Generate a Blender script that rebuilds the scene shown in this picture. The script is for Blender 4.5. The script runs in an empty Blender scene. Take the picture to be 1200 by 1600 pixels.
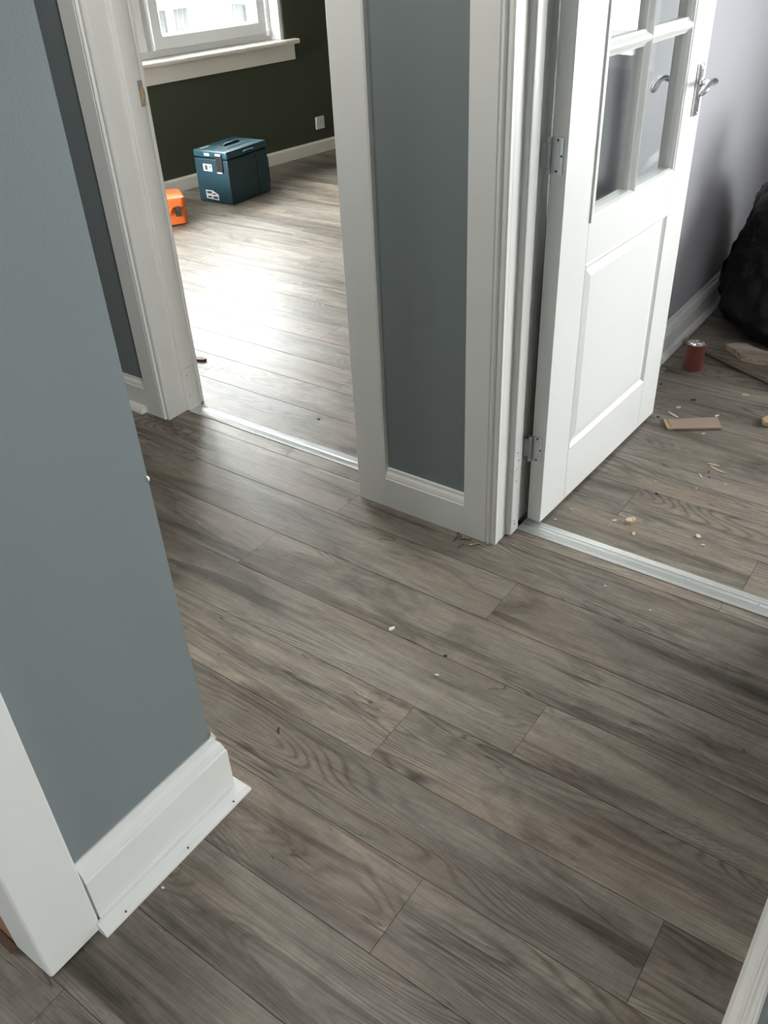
import bpy, bmesh, math, random
from mathutils import Vector, Matrix, noise

S = 0.9          # survey units -> metres
random.seed(7)
scene = bpy.context.scene
col = scene.collection

# ------------------------------------------------------------------ camera
cd = bpy.data.cameras.new('camera'); cam = bpy.data.objects.new('camera', cd); col.objects.link(cam)
cam.location = (0, 0, 1.6488 * S)
cam.rotation_euler = (0.959104, 0.043090, 0.618166)
cd.sensor_fit = 'VERTICAL'; cd.sensor_height = 32; cd.lens = 1338.42 / 1600 * 32
cd.clip_start = 0.01
scene.camera = cam

# ------------------------------------------------------------------ sky, exposure
w = bpy.data.worlds.new('overcast_sky'); scene.world = w; w.use_nodes = True
bg = w.node_tree.nodes['Background']
bg.inputs[0].default_value = (0.965, 0.98, 1.0, 1); bg.inputs[1].default_value = 26.0
vs = scene.view_settings
vs.view_transform = 'Standard'; vs.look = 'None'; vs.exposure = 0.6; vs.gamma = 1; vs.use_curve_mapping = False

def portal(cx, cy, cz, wdt, hgt, rot):
    l = bpy.data.lights.new('window_portal', 'AREA'); l.shape = 'RECTANGLE'; l.size = wdt * S; l.size_y = hgt * S
    l.cycles.is_portal = True
    o = bpy.data.objects.new('window_portal', l); col.objects.link(o)
    o.location = (cx * S, cy * S, cz * S); o.rotation_euler = rot
    return o

# ------------------------------------------------------------------ frame of the window wall (not quite square to the hall)
WO = Vector((-5.1628, 4.3601, 0)); WT = Vector((0.12502, 0.99215, 0)); WN = Vector((0.99215, -0.12502, 0))
WANG = math.atan2(-0.12502, 0.99215)     # local x = into the room, local y = along the wall
H = 2.7                                    # ceiling height (survey units)

portal(*(WO - WN * 0.16 + WT * 0.0 + Vector((0, 0, 1.72))), 2.6, 1.7, (math.radians(90), 0, WANG + math.radians(90)))
portal(1.75, 5.18, 1.575, 3.1, 1.45, (math.radians(-90), 0, 0))
portal(-0.5, -2.58, 1.5, 0.4, 0.8, (math.radians(90), 0, 0))
portal(3.58, -1.4, 1.5, 1.4, 1.15, (math.radians(90), 0, math.radians(90)))
portal(-4.3, -1.0, 1.5, 1.2, 1.2, (math.radians(90), 0, math.radians(-90)))

# ------------------------------------------------------------------ materials
M = {}
def new_mat(name):
    m = bpy.data.materials.new(name); m.use_nodes = True; M[name] = m
    nt = m.node_tree; return m, nt, nt.nodes['Principled BSDF']
def N(nt, t, **kw):
    n = nt.nodes.new(t)
    for k, v in kw.items(): setattr(n, k, v)
    return n
def srgb(r, g, b):
    f = lambda c: (c / 255 / 12.92) if c / 255 <= 0.04045 else ((c / 255 + 0.055) / 1.055) ** 2.4
    return (f(r), f(g), f(b), 1)
def plain(name, c, rough=0.5, metal=0.0, vary=0.06, scale=6.0, bump=0.0, bscale=60.0, coat=0.0, spec=0.5):
    m, nt, p = new_mat(name)
    tc = N(nt, 'ShaderNodeTexCoord'); no = N(nt, 'ShaderNodeTexNoise')
    no.inputs['Scale'].default_value = scale; no.inputs['Detail'].default_value = 4
    nt.links.new(tc.outputs['Object'], no.inputs['Vector'])
    mx = N(nt, 'ShaderNodeMix', data_type='RGBA')
    mx.inputs[6].default_value = tuple(max(0, x * (1 - vary)) for x in c[:3]) + (1,)
    mx.inputs[7].default_value = tuple(min(1, x * (1 + vary)) for x in c[:3]) + (1,)
    nt.links.new(no.outputs['Fac'], mx.inputs[0]); nt.links.new(mx.outputs[2], p.inputs['Base Color'])
    p.inputs['Roughness'].default_value = rough; p.inputs['Metallic'].default_value = metal
    p.inputs['Coat Weight'].default_value = coat; p.inputs['Specular IOR Level'].default_value = spec
    if bump > 0:
        n2 = N(nt, 'ShaderNodeTexNoise'); n2.inputs['Scale'].default_value = bscale; n2.inputs['Detail'].default_value = 3
        nt.links.new(tc.outputs['Object'], n2.inputs['Vector'])
        b = N(nt, 'ShaderNodeBump'); b.inputs['Strength'].default_value = bump; b.inputs['Distance'].default_value = 0.004
        nt.links.new(n2.outputs['Fac'], b.inputs['Height']); nt.links.new(b.outputs['Normal'], p.inputs['Normal'])
    return m

plain('hall_paint', (0.195, 0.222, 0.228), 0.6, vary=0.05, scale=1.5, bump=0.10, bscale=220)
plain('green_paint', (0.050, 0.056, 0.034), 0.6, vary=0.05, scale=1.5, bump=0.1, bscale=220)
plain('lilac_paint', (0.345, 0.338, 0.356), 0.7, vary=0.03, scale=1.5, bump=0.12, bscale=160)
plain('ceiling_white', (0.80, 0.80, 0.78), 0.8, vary=0.02)
plain('white_gloss', (0.80, 0.795, 0.765), 0.33, vary=0.03, scale=9, bump=0.04, bscale=90)
plain('door_white', (0.82, 0.82, 0.79), 0.35, vary=0.015, scale=5)
plain('upvc', (0.82, 0.82, 0.82), 0.3, vary=0.01)
plain('sill_cream', (0.78, 0.74, 0.66), 0.3, vary=0.02)
plain('aluminium', (0.66, 0.68, 0.68), 0.42, metal=0.8, vary=0.06, scale=40)
plain('chrome', (0.75, 0.75, 0.77), 0.16, metal=1.0, vary=0.03)
plain('zinc', (0.62, 0.64, 0.66), 0.30, metal=0.9, vary=0.12, scale=60)
plain('dark_metal', (0.05, 0.05, 0.05), 0.4, metal=0.6)
plain('steel', (0.34, 0.32, 0.30), 0.22, metal=1.0, vary=0.1)
plain('teal_plastic', (0.008, 0.042, 0.058), 0.38, vary=0.05, scale=20)
plain('teal_lid', (0.012, 0.062, 0.082), 0.36, vary=0.05, scale=20)
plain('black_plastic', (0.012, 0.012, 0.014), 0.4)
plain('orange_plastic', (0.80, 0.17, 0.035), 0.42, vary=0.06, scale=12)
plain('sticker', (0.72, 0.72, 0.70), 0.5)
plain('sticker_ink', (0.06, 0.06, 0.06), 0.5)
plain('socket_white', (0.72, 0.70, 0.64), 0.35)
plain('can_red', (0.125, 0.028, 0.022), 0.38, vary=0.12, scale=30)
plain('can_silver', (0.8, 0.78, 0.74), 0.25, metal=0.9, vary=0.15, scale=60)
plain('board_back', (0.33, 0.235, 0.185), 0.6, vary=0.06, scale=20)
plain('fibreboard', (0.46, 0.33, 0.19), 0.8, vary=0.15, scale=90)
plain('core_brown', (0.25, 0.17, 0.115), 0.8, vary=0.2, scale=60)
plain('dark_fibreboard', (0.10, 0.06, 0.04), 0.8, vary=0.15, scale=90)
plain('chip_wood', (0.62, 0.50, 0.36), 0.7, vary=0.2, scale=60)
plain('chip_dark', (0.045, 0.035, 0.03), 0.7)
plain('plaster', (0.78, 0.77, 0.73), 0.8)
plain('raw_wood', (0.28, 0.15, 0.08), 0.7, vary=0.3, scale=30)
plain('dark_wood', (0.10, 0.05, 0.03), 0.6, vary=0.25, scale=30)
plain('screed', (0.020, 0.017, 0.014), 0.9)
plain('chip_grey', (0.30, 0.28, 0.26), 0.8, vary=0.35, scale=120)
plain('render_cream', (0.50, 0.36, 0.18), 0.8, vary=0.05)
plain('render_white', (0.55, 0.50, 0.40), 0.8, vary=0.03)
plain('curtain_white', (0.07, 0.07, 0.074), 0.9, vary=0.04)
plain('brick_orange', (0.60, 0.30, 0.14), 0.8, vary=0.12, scale=20)
plain('asphalt', (0.10, 0.10, 0.10), 0.9, vary=0.1)

def glass(name, tint):
    m = bpy.data.materials.new(name); m.use_nodes = True; M[name] = m; nt = m.node_tree
    nt.nodes.remove(nt.nodes['Principled BSDF']); out = nt.nodes['Material Output']
    tr = N(nt, 'ShaderNodeBsdfTransparent'); tr.inputs[0].default_value = tint
    gl = N(nt, 'ShaderNodeBsdfGlossy'); gl.inputs['Roughness'].default_value = 0.012
    lw = N(nt, 'ShaderNodeLayerWeight'); lw.inputs[0].default_value = 0.5
    pw = N(nt, 'ShaderNodeMath', operation='POWER'); nt.links.new(lw.outputs['Facing'], pw.inputs[0]); pw.inputs[1].default_value = 5.0
    fr = N(nt, 'ShaderNodeMath', operation='MULTIPLY_ADD'); nt.links.new(pw.outputs[0], fr.inputs[0]); fr.inputs[1].default_value = 0.95; fr.inputs[2].default_value = 0.045
    mx = N(nt, 'ShaderNodeMixShader')
    nt.links.new(fr.outputs[0], mx.inputs[0]); nt.links.new(tr.outputs[0], mx.inputs[1]); nt.links.new(gl.outputs[0], mx.inputs[2])
    nt.links.new(mx.outputs[0], out.inputs[0])
glass('clear_glass', (0.97, 0.985, 0.975, 1))

def wood(name, light, mid, dark, rough=0.41):
    """grey oak laminate: grain along local x, every plank its own offset"""
    m, nt, p = new_mat(name); L = nt.links.new
    tc = N(nt, 'ShaderNodeTexCoord'); oi = N(nt, 'ShaderNodeObjectInfo')
    mul = N(nt, 'ShaderNodeVectorMath', operation='MULTIPLY'); mul.inputs[1].default_value = (37.0, 23.0, 11.0)
    comb = N(nt, 'ShaderNodeCombineXYZ')
    for i in range(3): L(oi.outputs['Random'], comb.inputs[i])
    L(comb.outputs[0], mul.inputs[0])
    add = N(nt, 'ShaderNodeVectorMath', operation='ADD'); L(tc.outputs['Object'], add.inputs[0]); L(mul.outputs[0], add.inputs[1])
    def scaled(v):
        n = N(nt, 'ShaderNodeVectorMath', operation='MULTIPLY'); n.inputs[1].default_value = v; L(add.outputs[0], n.inputs[0]); return n.outputs[0]
    def nz(vec, detail=4, rgh=0.55, dist=0.0):
        n = N(nt, 'ShaderNodeTexNoise'); n.inputs['Scale'].default_value = 1; n.inputs['Detail'].default_value = detail
        n.inputs['Roughness'].default_value = rgh; n.inputs['Distortion'].default_value = dist; L(vec, n.inputs['Vector']); return n.outputs['Fac']
    def ramp(fac, stops):
        r = N(nt, 'ShaderNodeValToRGB'); e = r.color_ramp.elements
        while len(e) < len(stops): e.new(0.5)
        for el, (pos, c) in zip(e, stops): el.position = pos; el.color = c if len(c) == 4 else c + (1,)
        L(fac, r.inputs[0]); return r.outputs[0]
    def math_(op, a, b=None):
        n = N(nt, 'ShaderNodeMath', operation=op)
        for i, x in enumerate((a, b)):
            if x is None: continue
            if isinstance(x, (int, float)): n.inputs[i].default_value = x
            else: L(x, n.inputs[i])
        return n.outputs[0]
    def mix(fac, a, b, blend='MIX'):
        n = N(nt, 'ShaderNodeMix', data_type='RGBA', blend_type=blend)
        if isinstance(fac, (int, float)): n.inputs[0].default_value = fac
        else: L(fac, n.inputs[0])
        for i, x in ((6, a), (7, b)):
            if isinstance(x, tuple): n.inputs[i].default_value = x
            else: L(x, n.inputs[i])
        return n.outputs[2]
    g = lambda v: (v, v, v)
    blot = nz(scaled((1.3, 9.0, 1)), 5, 0.6, 0.4)
    base = ramp(blot, [(0.36, mid), (0.62, light)])
    streak = nz(scaled((1.1, 16.0, 1)), 6, 0.62, 0.9)
    sm = ramp(streak, [(0.50, g(0)), (0.68, g(1))])
    c = mix(math_('MULTIPLY', sm, 0.92), base, dark)
    smoke = nz(scaled((2.6, 6.5, 1)), 5, 0.6, 1.2)
    c = mix(math_('MULTIPLY', ramp(smoke, [(0.52, g(0)), (0.70, g(1))]), 0.65), c, dark)
    # cathedral figure: contour lines of a long smooth noise
    cont = nz(scaled((0.95, 6.5, 1)), 1.5, 0.4, 0.15)
    wob = nz(scaled((9.0, 40.0, 1)), 3, 0.6)
    ph = math_('ADD', math_('MULTIPLY', cont, 290.0), math_('MULTIPLY', wob, 3.0))
    lines = math_('POWER', math_('ADD', math_('MULTIPLY', math_('SINE', ph), 0.5), 0.5), 3.0)
    lm = ramp(nz(scaled((1.4, 5.0, 1)), 3, 0.5), [(0.46, g(0)), (0.60, g(1))])
    c = mix(math_('MULTIPLY', math_('MULTIPLY', lines, lm), 0.52), c, tuple(x * 0.55 for x in dark[:3]) + (1,))
    # fine grain
    fine = nz(scaled((8.0, 420.0, 1)), 3, 0.65)
    c = mix(0.46, c, ramp(fine, [(0.30, g(0.25)), (0.68, g(0.78))]), 'OVERLAY')
    saw = nz(scaled((120.0, 30.0, 1)), 2, 0.6)
    c = mix(0.10, c, ramp(saw, [(0.35, g(0.3)), (0.65, g(0.7))]), 'OVERLAY')
    mot = nz(scaled((16.0, 70.0, 1)), 4, 0.7)
    c = mix(0.30, c, ramp(mot, [(0.32, g(0.28)), (0.68, g(0.72))]), 'OVERLAY')
    hue = nz(scaled((1.7, 5.0, 1)), 3, 0.55)
    c = mix(math_('MULTIPLY', ramp(hue, [(0.50, g(0)), (0.66, g(1))]), 0.35), c, (0.62, 0.50, 0.44, 1), 'OVERLAY')
    # cracks
    crk = nz(scaled((1.6, 21.0, 1)), 3, 0.5, 0.7)
    cr = math_('ABSOLUTE', math_('SUBTRACT', crk, 0.5))
    cm = math_('MULTIPLY', ramp(cr, [(0.0, g(1)), (0.011, g(0))]), ramp(nz(scaled((2.1, 7.0, 1)), 2, 0.5), [(0.50, g(0)), (0.58, g(1))]))
    c = mix(math_('MULTIPLY', cm, 0.75), c, tuple(x * 0.35 for x in dark[:3]) + (1,))
    # knots
    vo = N(nt, 'ShaderNodeTexVoronoi'); vo.inputs['Scale'].default_value = 1; L(scaled((2.2, 5.2, 1)), vo.inputs['Vector'])
    kn = math_('ADD', vo.outputs['Distance'], math_('MULTIPLY', wob, 0.05))
    c = mix(math_('MULTIPLY', ramp(kn, [(0.045, g(1)), (0.11, g(0))]), 0.85), c, tuple(x * 0.4 for x in dark[:3]) + (1,))
    # plank to plank tone
    hs = N(nt, 'ShaderNodeHueSaturation'); L(c, hs.inputs['Color'])
    L(math_('ADD', math_('MULTIPLY', oi.outputs['Random'], 0.20), 0.92), hs.inputs['Value'])
    L(hs.outputs[0], p.inputs['Base Color']); p.inputs['Specular IOR Level'].default_value = 0.34
    L(math_('ADD', math_('MULTIPLY', fine, 0.16), rough - 0.08), p.inputs['Roughness'])
    b = N(nt, 'ShaderNodeBump'); b.inputs['Strength'].default_value = 0.18; b.inputs['Distance'].default_value = 0.0012
    L(math_('ADD', fine, math_('MULTIPLY', lines, -0.5)), b.inputs['Height']); L(b.outputs['Normal'], p.inputs['Normal'])
    return m
wood('laminate', (0.272, 0.240, 0.200, 1), (0.182, 0.159, 0.131, 1), (0.066, 0.055, 0.043, 1))
wood('laminate_pale', (0.46, 0.41, 0.33, 1), (0.34, 0.295, 0.235, 1), (0.17, 0.14, 0.105, 1), rough=0.6)

# ------------------------------------------------------------------ mesh helpers (survey units in, metres out)
class MB:
    def __init__(s): s.v = []; s.f = []; s.m = []
    def add(s, vs_, fs, mi=0):
        o = len(s.v); s.v += [Vector(v) for v in vs_]
        for f in fs: s.f.append([i + o for i in f]); s.m.append(mi)
        return s
    def box(s, x0, x1, y0, y1, z0, z1, mi=0):
        vs_ = [(x, y, z) for x in (x0, x1) for y in (y0, y1) for z in (z0, z1)]
        return s.add(vs_, [(0, 1, 3, 2), (4, 6, 7, 5), (0, 4, 5, 1), (2, 3, 7, 6), (0, 2, 6, 4), (1, 5, 7, 3)], mi)
    def prism(s, poly, a, b, axis=2, mi=0):
        """poly of 2D points extruded along axis from a to b; axis 0: (y,z) 1: (x,z) 2: (x,y)"""
        def P(q, h): return {0: (h, q[0], q[1]), 1: (q[0], h, q[1]), 2: (q[0], q[1], h)}[axis]
        n = len(poly); vs_ = [P(q, a) for q in poly] + [P(q, b) for q in poly]
        fs = [[i, (i + 1) % n, n + (i + 1) % n, n + i] for i in range(n)] + [list(range(n))[::-1], list(range(n, 2 * n))]
        return s.add(vs_, fs, mi)
    def tube(s, pts, r, n=10, mi=0, sq=1.0):
        """round bar along 3D points; r number or list; sq flattens"""
        pts = [Vector(p) for p in pts]; k = len(pts); rs = r if isinstance(r, (list, tuple)) else [r] * k
        o = len(s.v); up = None
        for i, p in enumerate(pts):
            d = (pts[min(i + 1, k - 1)] - pts[max(i - 1, 0)]).normalized()
            if up is None: up = d.orthogonal().normalized() if abs(d.z) > 0.9 else Vector((0, 0, 1))
            u = (up - d * up.dot(d)).normalized(); v = d.cross(u)
            for j in range(n):
                a = 2 * math.pi * j / n; s.v.append(p + u * math.cos(a) * rs[i] * sq + v * math.sin(a) * rs[i])
        for i in range(k - 1):
            for j in range(n):
                s.f.append([o + i * n + j, o + i * n + (j + 1) % n, o + (i + 1) * n + (j + 1) % n, o + (i + 1) * n + j]); s.m.append(mi)
        s.f.append([o + j for j in range(n)][::-1]); s.m.append(mi); s.f.append([o + (k - 1) * n + j for j in range(n)]); s.m.append(mi)
        return s
    def lathe(s, prof, n=24, c=(0, 0, 0), mi=0, closed=True):
        o = len(s.v); k = len(prof)
        for r, z in prof:
            for j in range(n):
                a = 2 * math.pi * j / n; s.v.append(Vector((c[0] + r * math.cos(a), c[1] + r * math.sin(a), c[2] + z)))
        for i in range(k - 1):
            for j in range(n):
                s.f.append([o + i * n + j, o + i * n + (j + 1) % n, o + (i + 1) * n + (j + 1) % n, o + (i + 1) * n + j]); s.m.append(mi)
        if closed:
            s.f.append([o + j for j in range(n)][::-1]); s.m.append(mi); s.f.append([o + (k - 1) * n + j for j in range(n)]); s.m.append(mi)
        return s
    def sweep(s, path, prof, mi=0):
        """profile (distance out, height) swept along plan points with mitred corners; out is to the LEFT of travel"""
        pts = [Vector((p[0], p[1])) for p in path]; k = len(pts); o = len(s.v); n = len(prof)
        for i, p in enumerate(pts):
            d0 = (pts[i] - pts[i - 1]).normalized() if i > 0 else (pts[1] - pts[0]).normalized()
            d1 = (pts[i + 1] - pts[i]).normalized() if i < k - 1 else d0
            n0 = Vector((-d0.y, d0.x)); n1 = Vector((-d1.y, d1.x)); mdir = (n0 + n1); mdir = mdir / max(1e-6, mdir.dot(n0))
            for d, z in prof: s.v.append(Vector((p.x + mdir.x * d, p.y + mdir.y * d, z)))
        for i in range(k - 1):
            for j in range(n):
                s.f.append([o + i * n + j, o + i * n + (j + 1) % n, o + (i + 1) * n + (j + 1) % n, o + (i + 1) * n + j]); s.m.append(mi)
        s.f.append([o + j for j in range(n)]); s.m.append(mi); s.f.append([o + (k - 1) * n + j for j in range(n)][::-1]); s.m.append(mi)
        return s
    def rect_loops(s, y0, y1, z0, z1, loops, flip=1, fill=True, mi=0):
        """nested rectangles in the y-z plane: loops = (inset, x)"""
        o = len(s.v)
        for ins, x in loops:
            for (y, z) in ((y0 + ins, z0 + ins), (y1 - ins, z0 + ins), (y1 - ins, z1 - ins), (y0 + ins, z1 - ins)): s.v.append(Vector((x, y, z)))
        for i in range(len(loops) - 1):
            for j in range(4):
                s.f.append([o + i * 4 + j, o + i * 4 + (j + 1) % 4, o + (i + 1) * 4 + (j + 1) % 4, o + (i + 1) * 4 + j]); s.m.append(mi)
        if fill: s.f.append([o + (len(loops) - 1) * 4 + j for j in range(4)]); s.m.append(mi)
        return s
    def build(s, name, mats, parent=None, origin=(0, 0, 0), bevel=0.0, seg=2, smooth=False, rot=0.0, loc=None):
        me = bpy.data.meshes.new(name); O = Vector(origin)
        me.from_pydata([tuple((v - O) * S) for v in s.v], [], s.f)
        for mm in (mats if isinstance(mats, (list, tuple)) else [mats]): me.materials.append(M[mm])
        me.polygons.foreach_set('material_index', s.m)
        bm = bmesh.new(); bm.from_mesh(me)
        bmesh.ops.recalc_face_normals(bm, faces=bm.faces)
        if bevel > 0:
            es = [e for e in bm.edges if len(e.link_faces) == 2 and e.calc_face_angle(0) > 0.5]
            bmesh.ops.bevel(bm, geom=es, offset=bevel * S, segments=seg, affect='EDGES', profile=0.5, clamp_overlap=True)
        bm.to_mesh(me); bm.free()
        if smooth:
            me.polygons.foreach_set('use_smooth', [True] * len(me.polygons))
            me.set_sharp_from_angle(angle=math.radians(42))
        o = bpy.data.objects.new(name, me); col.objects.link(o)
        o.location = (Vector(loc) if loc is not None else O) * S; o.rotation_euler.z = rot
        if parent is not None: o.parent = parent
        return o
def empty(name, loc=(0, 0, 0), rot=0.0, parent=None):
    o = bpy.data.objects.new(name, None); col.objects.link(o); o.empty_display_size = 0.05
    o.location = Vector(loc) * S; o.rotation_euler = (0, 0, rot) if not isinstance(rot, tuple) else rot
    if parent is not None: o.parent = parent
    return o
def tag(o, label, cat, group=None):
    o['label'] = label; o['category'] = cat
    if group: o['group'] = group
    return o
def struct(o, label=None, cat=None):
    o['kind'] = 'structure'
    if label: o['label'] = label
    if cat: o['category'] = cat
    return o

# ------------------------------------------------------------------ walls
def wall(name, x0, x1, y0, y1, label, mats, sides, z0=0.0, z1=H, holes=(), along='x'):
    """box wall with rectangular holes; sides = material index for (-x,+x,-y,+y)"""
    mb = MB()
    a0, a1 = (x0, x1) if along == 'x' else (y0, y1)
    cuts = sorted({a0, a1, *[h[0] for h in holes], *[h[1] for h in holes]})
    for c0, c1 in zip(cuts, cuts[1:]):
        zs = [(z0, z1)]
        for h in holes:
            if h[0] <= c0 + 1e-6 and h[1] >= c1 - 1e-6: zs = [(z0, h[2]), (h[3], z1)]
        for q0, q1 in zs:
            if q1 - q0 < 1e-4: continue
            if along == 'x': mb.box(c0, c1, y0, y1, q0, q1)
            else: mb.box(x0, x1, c0, c1, q0, q1)
    o = mb.build(name, mats)
    for pl in o.data.polygons:
        n = pl.normal
        pl.material_index = sides[0] if n.x < -0.7 else sides[1] if n.x > 0.7 else sides[2] if n.y < -0.7 else sides[3] if n.y > 0.7 else 0
    return struct(o, label, 'wall')
HP, GP, LP, CW = 'hall_paint', 'green_paint', 'lilac_paint', 'ceiling_white'
LB = -1.080                       # hall face of the left wall block
LE = 0.757                        # its far end
wall('wall_left', LB - 0.13, LB, 0.287, LE, 'blue-grey painted wall end beside the camera on the left', [HP], (0, 0, 0, 0))
wall('wall_left_return', -4.2, LB - 0.13, 0.637, LE, 'blue-grey wall running left behind the near wall end', [HP], (0, 0, 0, 0))
wall('wall_left_rear', LB - 0.13, LB, -2.5, 0.287, 'blue-grey wall with doorway beside and behind the camera', [HP], (0, 0, 0, 0), holes=[(-0.62, 0.287, 0, 2.25)], along='y')
wall('wall_front_left', -4.2, -2.555, 1.957, 2.12, 'dark blue-grey wall strip left of the open doorway', [HP, GP], (0, 0, 0, 1))
wall('wall_front_middle', -1.53, -1.038, 1.930, 2.10, 'narrow blue-grey wall between the two doorways', [HP, GP, LP], (0, 0, 0, 1))
wall('wall_front_lintel', -2.555, -1.53, 1.945, 2.11, 'blue-grey wall above the left doorway', [HP, GP], (0, 0, 0, 1), z0=2.25)
wall('wall_front_right', -1.038, 3.5, 1.930, 2.10, 'blue-grey wall around the right doorway', [HP, LP], (0, 0, 0, 1), holes=[(-1.038, -0.13, 0, 2.25)])
wall('wall_right', 0.058, 0.178, -2.5, 1.93, 'pale blue-grey wall at the lower right corner', [HP, LP], (0, 1, 0, 0), holes=[(-0.75, 0.76, 0, 2.25)], along='y')
wall('wall_hall_end', -4.32, -4.2, -2.5, 1.957, 'blue-grey end wall of the side passage', [HP], (0, 0, 0, 0), holes=[(-1.6, -0.4, 0.9, 2.1)], along='y')
wall('wall_rear', -4.32, 3.62, -2.62, -2.5, 'pale rear wall behind the camera', [HP, LP], (0, 0, 0, 0), holes=[(-0.7, -0.3, 1.1, 1.9)])
wall('wall_far_right', 3.5, 3.62, -2.5, 5.25, 'pale outer wall on the right with a window', [LP], (0, 0, 0, 0), holes=[(-2.1, -0.7, 0.95, 2.1)], along='y')
wall('wall_partition', -1.30, -1.085, 2.10, 7.1, 'lilac grey wall behind the open glazed door', [GP, LP], (0, 1, 0, 0), along='y')
wall('wall_far', -1.085, 3.62, 5.10, 5.25, 'lilac grey far wall with a window', [LP], (0, 0, 0, 0), holes=[(0.2, 3.3, 0.85, 2.3)])
wall('wall_room_end', -5.6, -1.085, 7.0, 7.12, 'dark green end wall of the empty room', [GP], (0, 0, 0, 0))
o = wall('wall_window', -0.30, 0.0, -2.42, 2.75, 'dark olive green wall below the white window', [GP], (0, 0, 0, 0), holes=[(-1.35, 1.30, 0.84, 2.58)], along='y')
o.location = WO * S; o.rotation_euler.z = WANG
struct(MB().box(-5.9, 3.62, -2.62, 7.12, H, H + 0.1).build('ceiling', 'ceiling_white'), 'plain white ceiling', 'ceiling')

# ------------------------------------------------------------------ floor: planks are parts
PW, PLEN, GAP = 0.19, 1.61, 0.0013
floor = struct(MB().box(-5.9, 3.62, -2.62, 7.12, -0.06, -0.014).build('floor', 'screed'), 'grey oak laminate floor of long planks', 'floor')
mesh_cache = {}
def plank(x0, x1, y0, y1):
    x0 += GAP / 2; x1 -= GAP / 2; y0 += GAP / 2; y1 -= GAP / 2
    if x1 - x0 < 0.02 or y1 - y0 < 0.012: return
    key = (round(x1 - x0, 3), round(y1 - y0, 3))
    if key not in mesh_cache:
        hx, hy = key[0] / 2, key[1] / 2; c = 0.0008
        mb = MB(); prof = [(-hy, -0.013), (hy, -0.013), (hy, -c), (hy - c, 0), (-hy + c, 0), (-hy, -c)]
        mb.prism(prof, -hx, hx, axis=0)
        ob = mb.build('plank', 'laminate'); mesh_cache[key] = ob.data; ob.parent = floor
    else:
        ob = bpy.data.objects.new('plank', mesh_cache[key]); col.objects.link(ob); ob.parent = floor
    ob.location = ((x0 + x1) / 2 * S, (y0 + y1) / 2 * S, 0)
def row(y0, y1, xa, xb, butt):
    n = math.floor((xa - butt) / PLEN); x = butt + n * PLEN
    while x < xb:
        plank(max(x, xa), min(x + PLEN, xb), y0, y1); x += PLEN
SE0 = 1.9784
hall_butts = {-1: -1.95, 0: -1.557, 1: -0.871, 2: -1.652, 3: -0.583, 4: -0.86, 5: -1.75, 6: -0.583, 7: -1.46, 8: -0.30, 9: -1.024, 10: -0.55, 11: -1.3, 12: -0.2, 13: -0.9}
for k in range(-1, 13):
    y1 = SE0 - k * PW; y0 = y1 - PW
    y1 = min(y1, 2.052)
    if y1 > LE + 0.02: row(y0, y1, -4.2, 0.07, hall_butts[k])
    else: row(y0, y1, -2.3, 1.3, hall_butts[k])
r = 2.086
y = 2.305; k = 0
row(2.088, 2.305, -5.5, -1.28, -1.70)
while y < 7.0:
    b = (-2.74 - 0.385 * (k // 2)) if k % 2 == 0 else (-2.12 - 0.39 * (k // 2))
    row(y, min(y + 0.1875, 7.0), -5.5, -1.28, b); y += 0.1875; k += 1
y = 2.265; k = 0; rb = [-0.761, 0.32, -0.22, 0.05, -0.5, 0.6, -0.05, 0.45]
row(2.07, 2.265, -1.1, 2.4, -0.313)
while y < 5.1:
    row(y, min(y + PW, 5.1), -1.1, 2.4, rb[k % 8] + 0.07 * (k // 8)); y += PW; k += 1
MB().box(-4.2, 3.5, -2.5, SE0 - 13 * PW - GAP, -0.013, 0).build('rear_boards', 'laminate', floor)['kind'] = 'stuff'
MB().box(1.3 + GAP, 3.5, SE0 - 13 * PW, 1.93, -0.013, 0).build('side_boards', 'laminate', floor)['kind'] = 'stuff'
MB().box(2.4 + GAP, 3.5, 2.10, 5.1, -0.013, 0).build('far_boards', 'laminate', floor)['kind'] = 'stuff'
MB().box(-4.2, -2.3 - GAP, SE0 - 13 * PW, 0.64, -0.013, 0).build('side_boards', 'laminate', floor)['kind'] = 'stuff'

# ------------------------------------------------------------------ skirting boards
def skirt_prof(h, face, d=0.021):
    m = h - face
    return [(0, 0), (d, 0), (d, face), (d - 0.004, face + 0.004), (d - 0.003, face + m * 0.2), (d - 0.007, face + m * 0.5), (d - 0.013, face + m * 0.68), (d - 0.014, face + m * 0.95), (d - 0.017, h), (0, h)]
def shoe_prof(d=0.021, w_=0.025, h=0.031):
    return [(d, 0), (d + w_, 0), (d + w_, 0.007), (d + w_ * 0.72, h * 0.62), (d + w_ * 0.25, h * 0.97), (d, h)]
b = struct(MB().sweep([(LB - 1.2, LE), (LB, LE), (LB, 0.392)][::1], skirt_prof(0.197, 0.148)).build('baseboard_left', 'white_gloss'), 'tall white skirting board with loose strip around the near wall end', 'skirting board')
sh = MB().sweep([(LB - 1.2, LE), (LB, LE), (LB, 0.380)], shoe_prof()).build('shoe_moulding', 'white_gloss', b)
for yy in (0.434, 0.607, 0.748):
    MB().lathe([(0.0001, 0), (0.0022, 0), (0.0022, 0.0012), (0.0001, 0.0014)], 8, closed=False).build('nail_hole', 'chip_dark', sh, loc=(LB + 0.021 + 0.0225, yy, 0.0165), bevel=0).rotation_euler = (0, math.radians(55), 0)
MB().add([(LB + 0.0005, LE + 0.001, 0.196), (LB + 0.010, LE + 0.010, 0.190), (LB - 0.018, LE + 0.012, 0.196), (LB + 0.004, LE + 0.004, 0.216), (LB - 0.010, LE + 0.006, 0.206)],
         [(0, 1, 3), (1, 2, 4, 3), (0, 3, 4, 2), (0, 2, 1)]).build('filler_ridge', 'plaster', b)
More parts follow.
